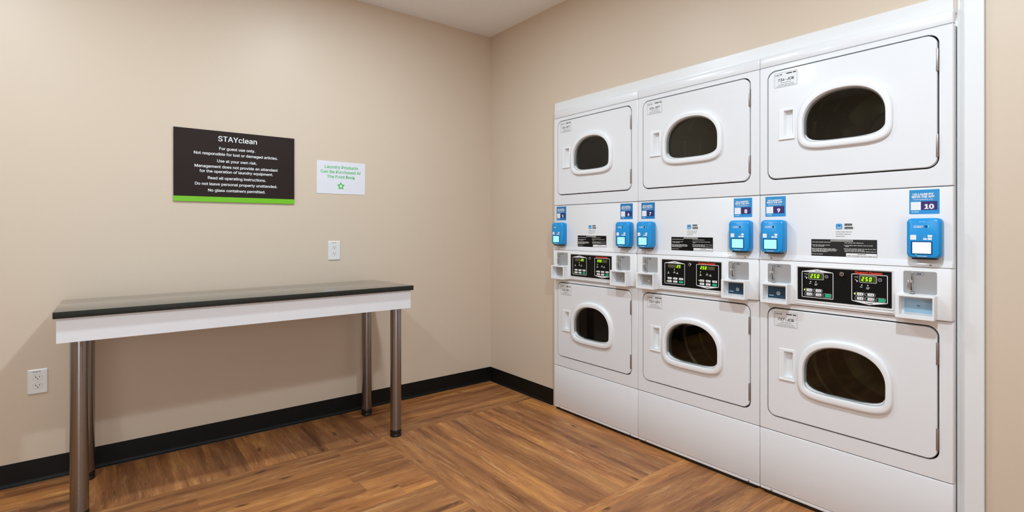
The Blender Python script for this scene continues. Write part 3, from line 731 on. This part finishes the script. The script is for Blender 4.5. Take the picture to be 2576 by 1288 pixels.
def build_dryer(y0, label, nums, codes, kind, digits, plates, deep, white_screens):
    t = empty('stacked_dryer', (-.035, y0, 0), -math.pi / 2)
    tag(t, label, 'dryer', 'white stacked coin dryers in a row')
    z_lo, z_up = .358, 1.402
    # kick panel
    b = MB(); front_block(b, .0290, .2865, 0, .03)
    front_block(b, .0135, .0285, .0025, .03)
    b.build('kick_panel', t)
    b = MB(); b.box(.018, W - .018, .005, .68, .001, .0125, 'foot'); q = b.build('base_frame', t); q['label'] = 'black base frame'
    for u in (.052, W - .052): b = MB(); b.cyl((u, .003, .0205), .0042, -.003, 'hinge', 'y', 14); b.build('screw', t)
    # cabinet carcass behind the fronts (with drum openings)
    b = MB()
    g = .0011
    b.box(g, .018, .0305, .69, .012, 1.900, 'enamel'); b.box(W - .018, W - g, .0305, .69, .012, 1.900, 'enamel')
    b.box(.018, W - .018, .0305, .69, 1.885, 1.900, 'enamel'); b.box(.018, W - .018, .0305, .69, .012, .03, 'enamel'); b.box(.018, W - .018, .675, .69, .03, 1.885, 'enamel')
    for zz in (z_lo, z_up):
        plate(b, rrect(.018, W - .018, zz - .02, zz + .49, .002, 2), [d_loop(GX, zz + GZ, .158, .130, .093)], .030, .036, 'gap')
    b.build('cabinet', t)
    # front frames around the doors
    for zz, za, zb in ((z_lo, .2890, .8550), (z_up, 1.3335, 1.9010)):
        b = MB()
        e = .0052
        plate(b, rrect(.0011, W - .0011, za, zb, .004, 4), [rrect(DU0 - e, DU1 + e, zz + DZ0 - e, zz + DZ1 + e, .037, 10)], 0, .0295, 'enamel', .003, rrect(.0038, W - .0038, za + .0022, zb - .0022, .004, 4), smooth=True)
        b.build('front_frame', t)
        b = MB(); plate(b, rrect(DU0 - e, DU1 + e, zz - e, zz + DZ1 + e, .037, 10), [d_loop(GX, zz + GZ, .158, .130, .093)], .018, .0285, 'gap'); b.build('gap_shade_backing', t)  # backing sheet behind the door gap, shade put into its colour
    # drums
    for zz in (z_lo, z_up):
        d = MB(); c = (GX, .05, zz + GZ + .012); R = .215 if zz == z_lo else .215
        n = 48; prof = [(.150, .040), (.160, .062), (R, .075)]
        yy = .075
        while yy < .52: prof += [(R, yy + .028), (R - .011, yy + .036), (R - .011, yy + .044), (R, yy + .052)]; yy += .15
        prof += [(R, .60), (R * .55, .625), (R * .5, .640), (R * .12, .650)]
        d.rings([[(c[0] + r * math.cos(2 * math.pi * i / n), y, c[2] + r * math.sin(2 * math.pi * i / n)) for i in range(n)] for r, y in prof], 'steel', False, True)
        for k in range(3):
            a = math.radians(40 + 120 * k); ca, sa = math.cos(a), math.sin(a); rr = R - .055
            A = [(c[0] + R * math.cos(a + s), y, c[2] + R * math.sin(a + s)) for y in (.10,) for s in (-.16, .16)] + [(c[0] + rr * math.cos(a), .11, c[2] + rr * math.sin(a))]
            B = [(p[0], .58, p[2]) for p in A]
            d.rings([A, B], 'steel', True, True, smooth=False)
        q = d.build('drum', t); q['label'] = 'steel drum seen through the door window'
    build_door(t, z_up, codes[0], True); build_door(t, z_lo, codes[1], False)
    # instruction panel with flared foot
    b = MB(); r = .006; g = .0011
    prof = [(.0295, 1.3310), (.004, 1.3310), (.0008, 1.3297), (0, 1.3270), (0, 1.0720), (-.0012, 1.0665), (-.0115, 1.0460), (-.0115, 1.0445), (-.009, 1.0435), (.0295, 1.0435)]
    def sec(x, ins): return [(x, min(y + ins, .0295), z) for y, z in prof]
    b.rings([sec(g, .006), sec(g + .0018, .002), sec(g + .006, 0), sec(W - g - .006, 0), sec(W - g - .0018, .002), sec(W - g, .006)], 'enamel', True, True)
    b.build('instruction_panel', t)
    for u in (.0570, .6190): b = MB(); b.cyl((u, -.0065, 1.0495), .0042, -.004, 'hinge', 'y', 16); b.build('screw', t)
    # control panel
    yc = -.0105
    b = MB(); front_block(b, .8575, 1.0425, yc, .0295, 'plastic', .010)
    ring = lambda e, y: [(p[0], y, p[1]) for p in rrect(.1655 - e, .5075 + e, .8795 - e, 1.0230 + e, .002 + e * .5, 4)]
    b.rings([ring(.0035, yc), ring(.0025, yc - .0028), ring(-.001, yc - .0028), ring(-.0025, yc + .0002)], 'plastic')
    b.box(.160, .510, yc - .0035, yc, .8655, .8690, 'plastic', .0012)
    b.build('control_panel', t)
    fascia(t, kind, digits[0], digits[1])
    coin_unit(t, 0.0, plates[0], yc); coin_unit(t, .4970, plates[1], yc)
    # stickers and readers
    build_numsticker(t, .0265, nums[0], deep[0]); build_numsticker(t, .5545 if kind == 'new' else .560, nums[1], deep[1])
    build_reader(t, .0235 if kind == 'new' else .0225, white_screens[0]); build_reader(t, .5560, white_screens[1])
    # app print and instruction label
    b = MB(); y = -.0005
    b.poly(rrect(.3110, .3345, 1.1790, 1.2020, .005), y, 'appblue'); b.poly(rrect(.3150, .3305, 1.1820, 1.1900, .002), y - .0001, 'ltblue')
    b.poly([(.3175, 1.1930), (.3205, 1.1960), (.3245, 1.1965), (.3270, 1.1930), (.3225, 1.1915)], y - .0001, 'rlogo')
    for zz, w_, s_ in ((1.1935, .028, 'App Store'), (1.1805, .0315, 'Google Play')):
        b.poly(rrect(.3410, .3410 + w_, zz, zz + .0085, .0025), y, 'slot'); b.text(s_, .3410 + w_ / 2 + .003, zz + .0022, y - .0001, 'white', width=w_ - .010, bold=.01)
        b.poly([(.3430, zz + .0020), (.3470, zz + .0042), (.3430, zz + .0065)], y - .0001, 'white')
    for i, (zz, xe) in enumerate(((1.1680, .374), (1.1590, .364), (1.1500, .343))):
        b.words(.3110, xe, zz, .0042, y, 'lightink', random.Random(i))
    q = b.build('app_print', t); q['label'] = 'small app logo and store badges'
    b = MB(); b.poly(rrect(.2185, .4535, 1.0695, 1.1385, .0015, 3), y - .0003, 'black' if kind != 'new' else 'slot', .0006)
    y -= .0005; rd = random.Random(11)
    b.poly([(.292, 1.1300), (.372, 1.1300), (.372, 1.1370), (.292, 1.1370)], y, 'silver'); b.text('OPERATING INSTRUCTIONS', .332, 1.1315, y - .0002, 'ink', width=.074, bold=.01)
    for x0, x1, zz in ((.222, .292, 1.1255), (.222, .290, 1.1135), (.226, .268, 1.1085), (.220, .312, 1.0985), (.222, .316, 1.0945), (.222, .312, 1.0905), (.222, .280, 1.0865), (.220, .268, 1.0760),
                       (.342, .408, 1.1240), (.340, .445, 1.1140), (.345, .358, 1.1095), (.340, .450, 1.1005), (.343, .412, 1.0955), (.342, .450, 1.0905)):
        b.words(x0, x1, zz, .0040, y, 'silver', rd)
    b.poly(rrect(.3480, .4525, 1.0705, 1.0845, .002), y - .0001, 'white')
    b.words(.388, .416, 1.0800, .0036, y - .0003, 'ink', rd); b.words(.352, .449, 1.0730, .0045, y - .0003, 'lightink', rd)
    q = b.build('instruction_label', t); q['label'] = 'black instruction label with fine white print'
    # top panel rolling back to the casing
    b = MB(); prof = [(.0295, 1.9030), (.004, 1.9030), (.0008, 1.9042), (0, 1.9065), (0, 1.9380), (.0015, 1.9440), (.006, 1.9500), (.0115, 1.9535), (.0160, 1.9545), (.0160, 1.9390), (.0295, 1.9390)]
    def sec2(x, ins): return [(x, min(y + ins, .0295), z) for y, z in prof]
    b.rings([sec2(g, .004), sec2(g + .0018, .0012), sec2(g + .005, 0), sec2(W - g - .005, 0), sec2(W - g - .0018, .0012), sec2(W - g, .004)], 'enamel', True, True)
    b.build('top_panel', t)
    # levelling feet in the dark gap below
    for u in (.06, W - .06):
        for y in (.07, .62):
            b = MB(); b.cyl((u, y, 0), .018, .0012, 'foot', 'z', 20); b.build('foot', t)
    return t

Y0 = -.7650
build_dryer(Y0, 'stacked dryer numbered 5 and 6, the one nearest the room corner', ('5', '6'), ('136-GFY', '135-GFY'), 'old', ('25', '250'), ('grey', 'grey'), (False, False), (False, False))
build_dryer(Y0 - W, 'stacked dryer numbered 7 and 8, the middle one of the row', ('7', '8'), ('136-GFY', '137-GFY'), 'old', ('25', '250'), ('grey', 'navy'), (False, True), (False, False))
build_dryer(Y0 - 2 * W, 'stacked dryer numbered 9 and 10, nearest the tall white casing', ('9', '10'), ('736-JCR', '737-JCR'), 'new', ('250', '250'), ('navy', 'ltblue'), (True, True), (False, True))
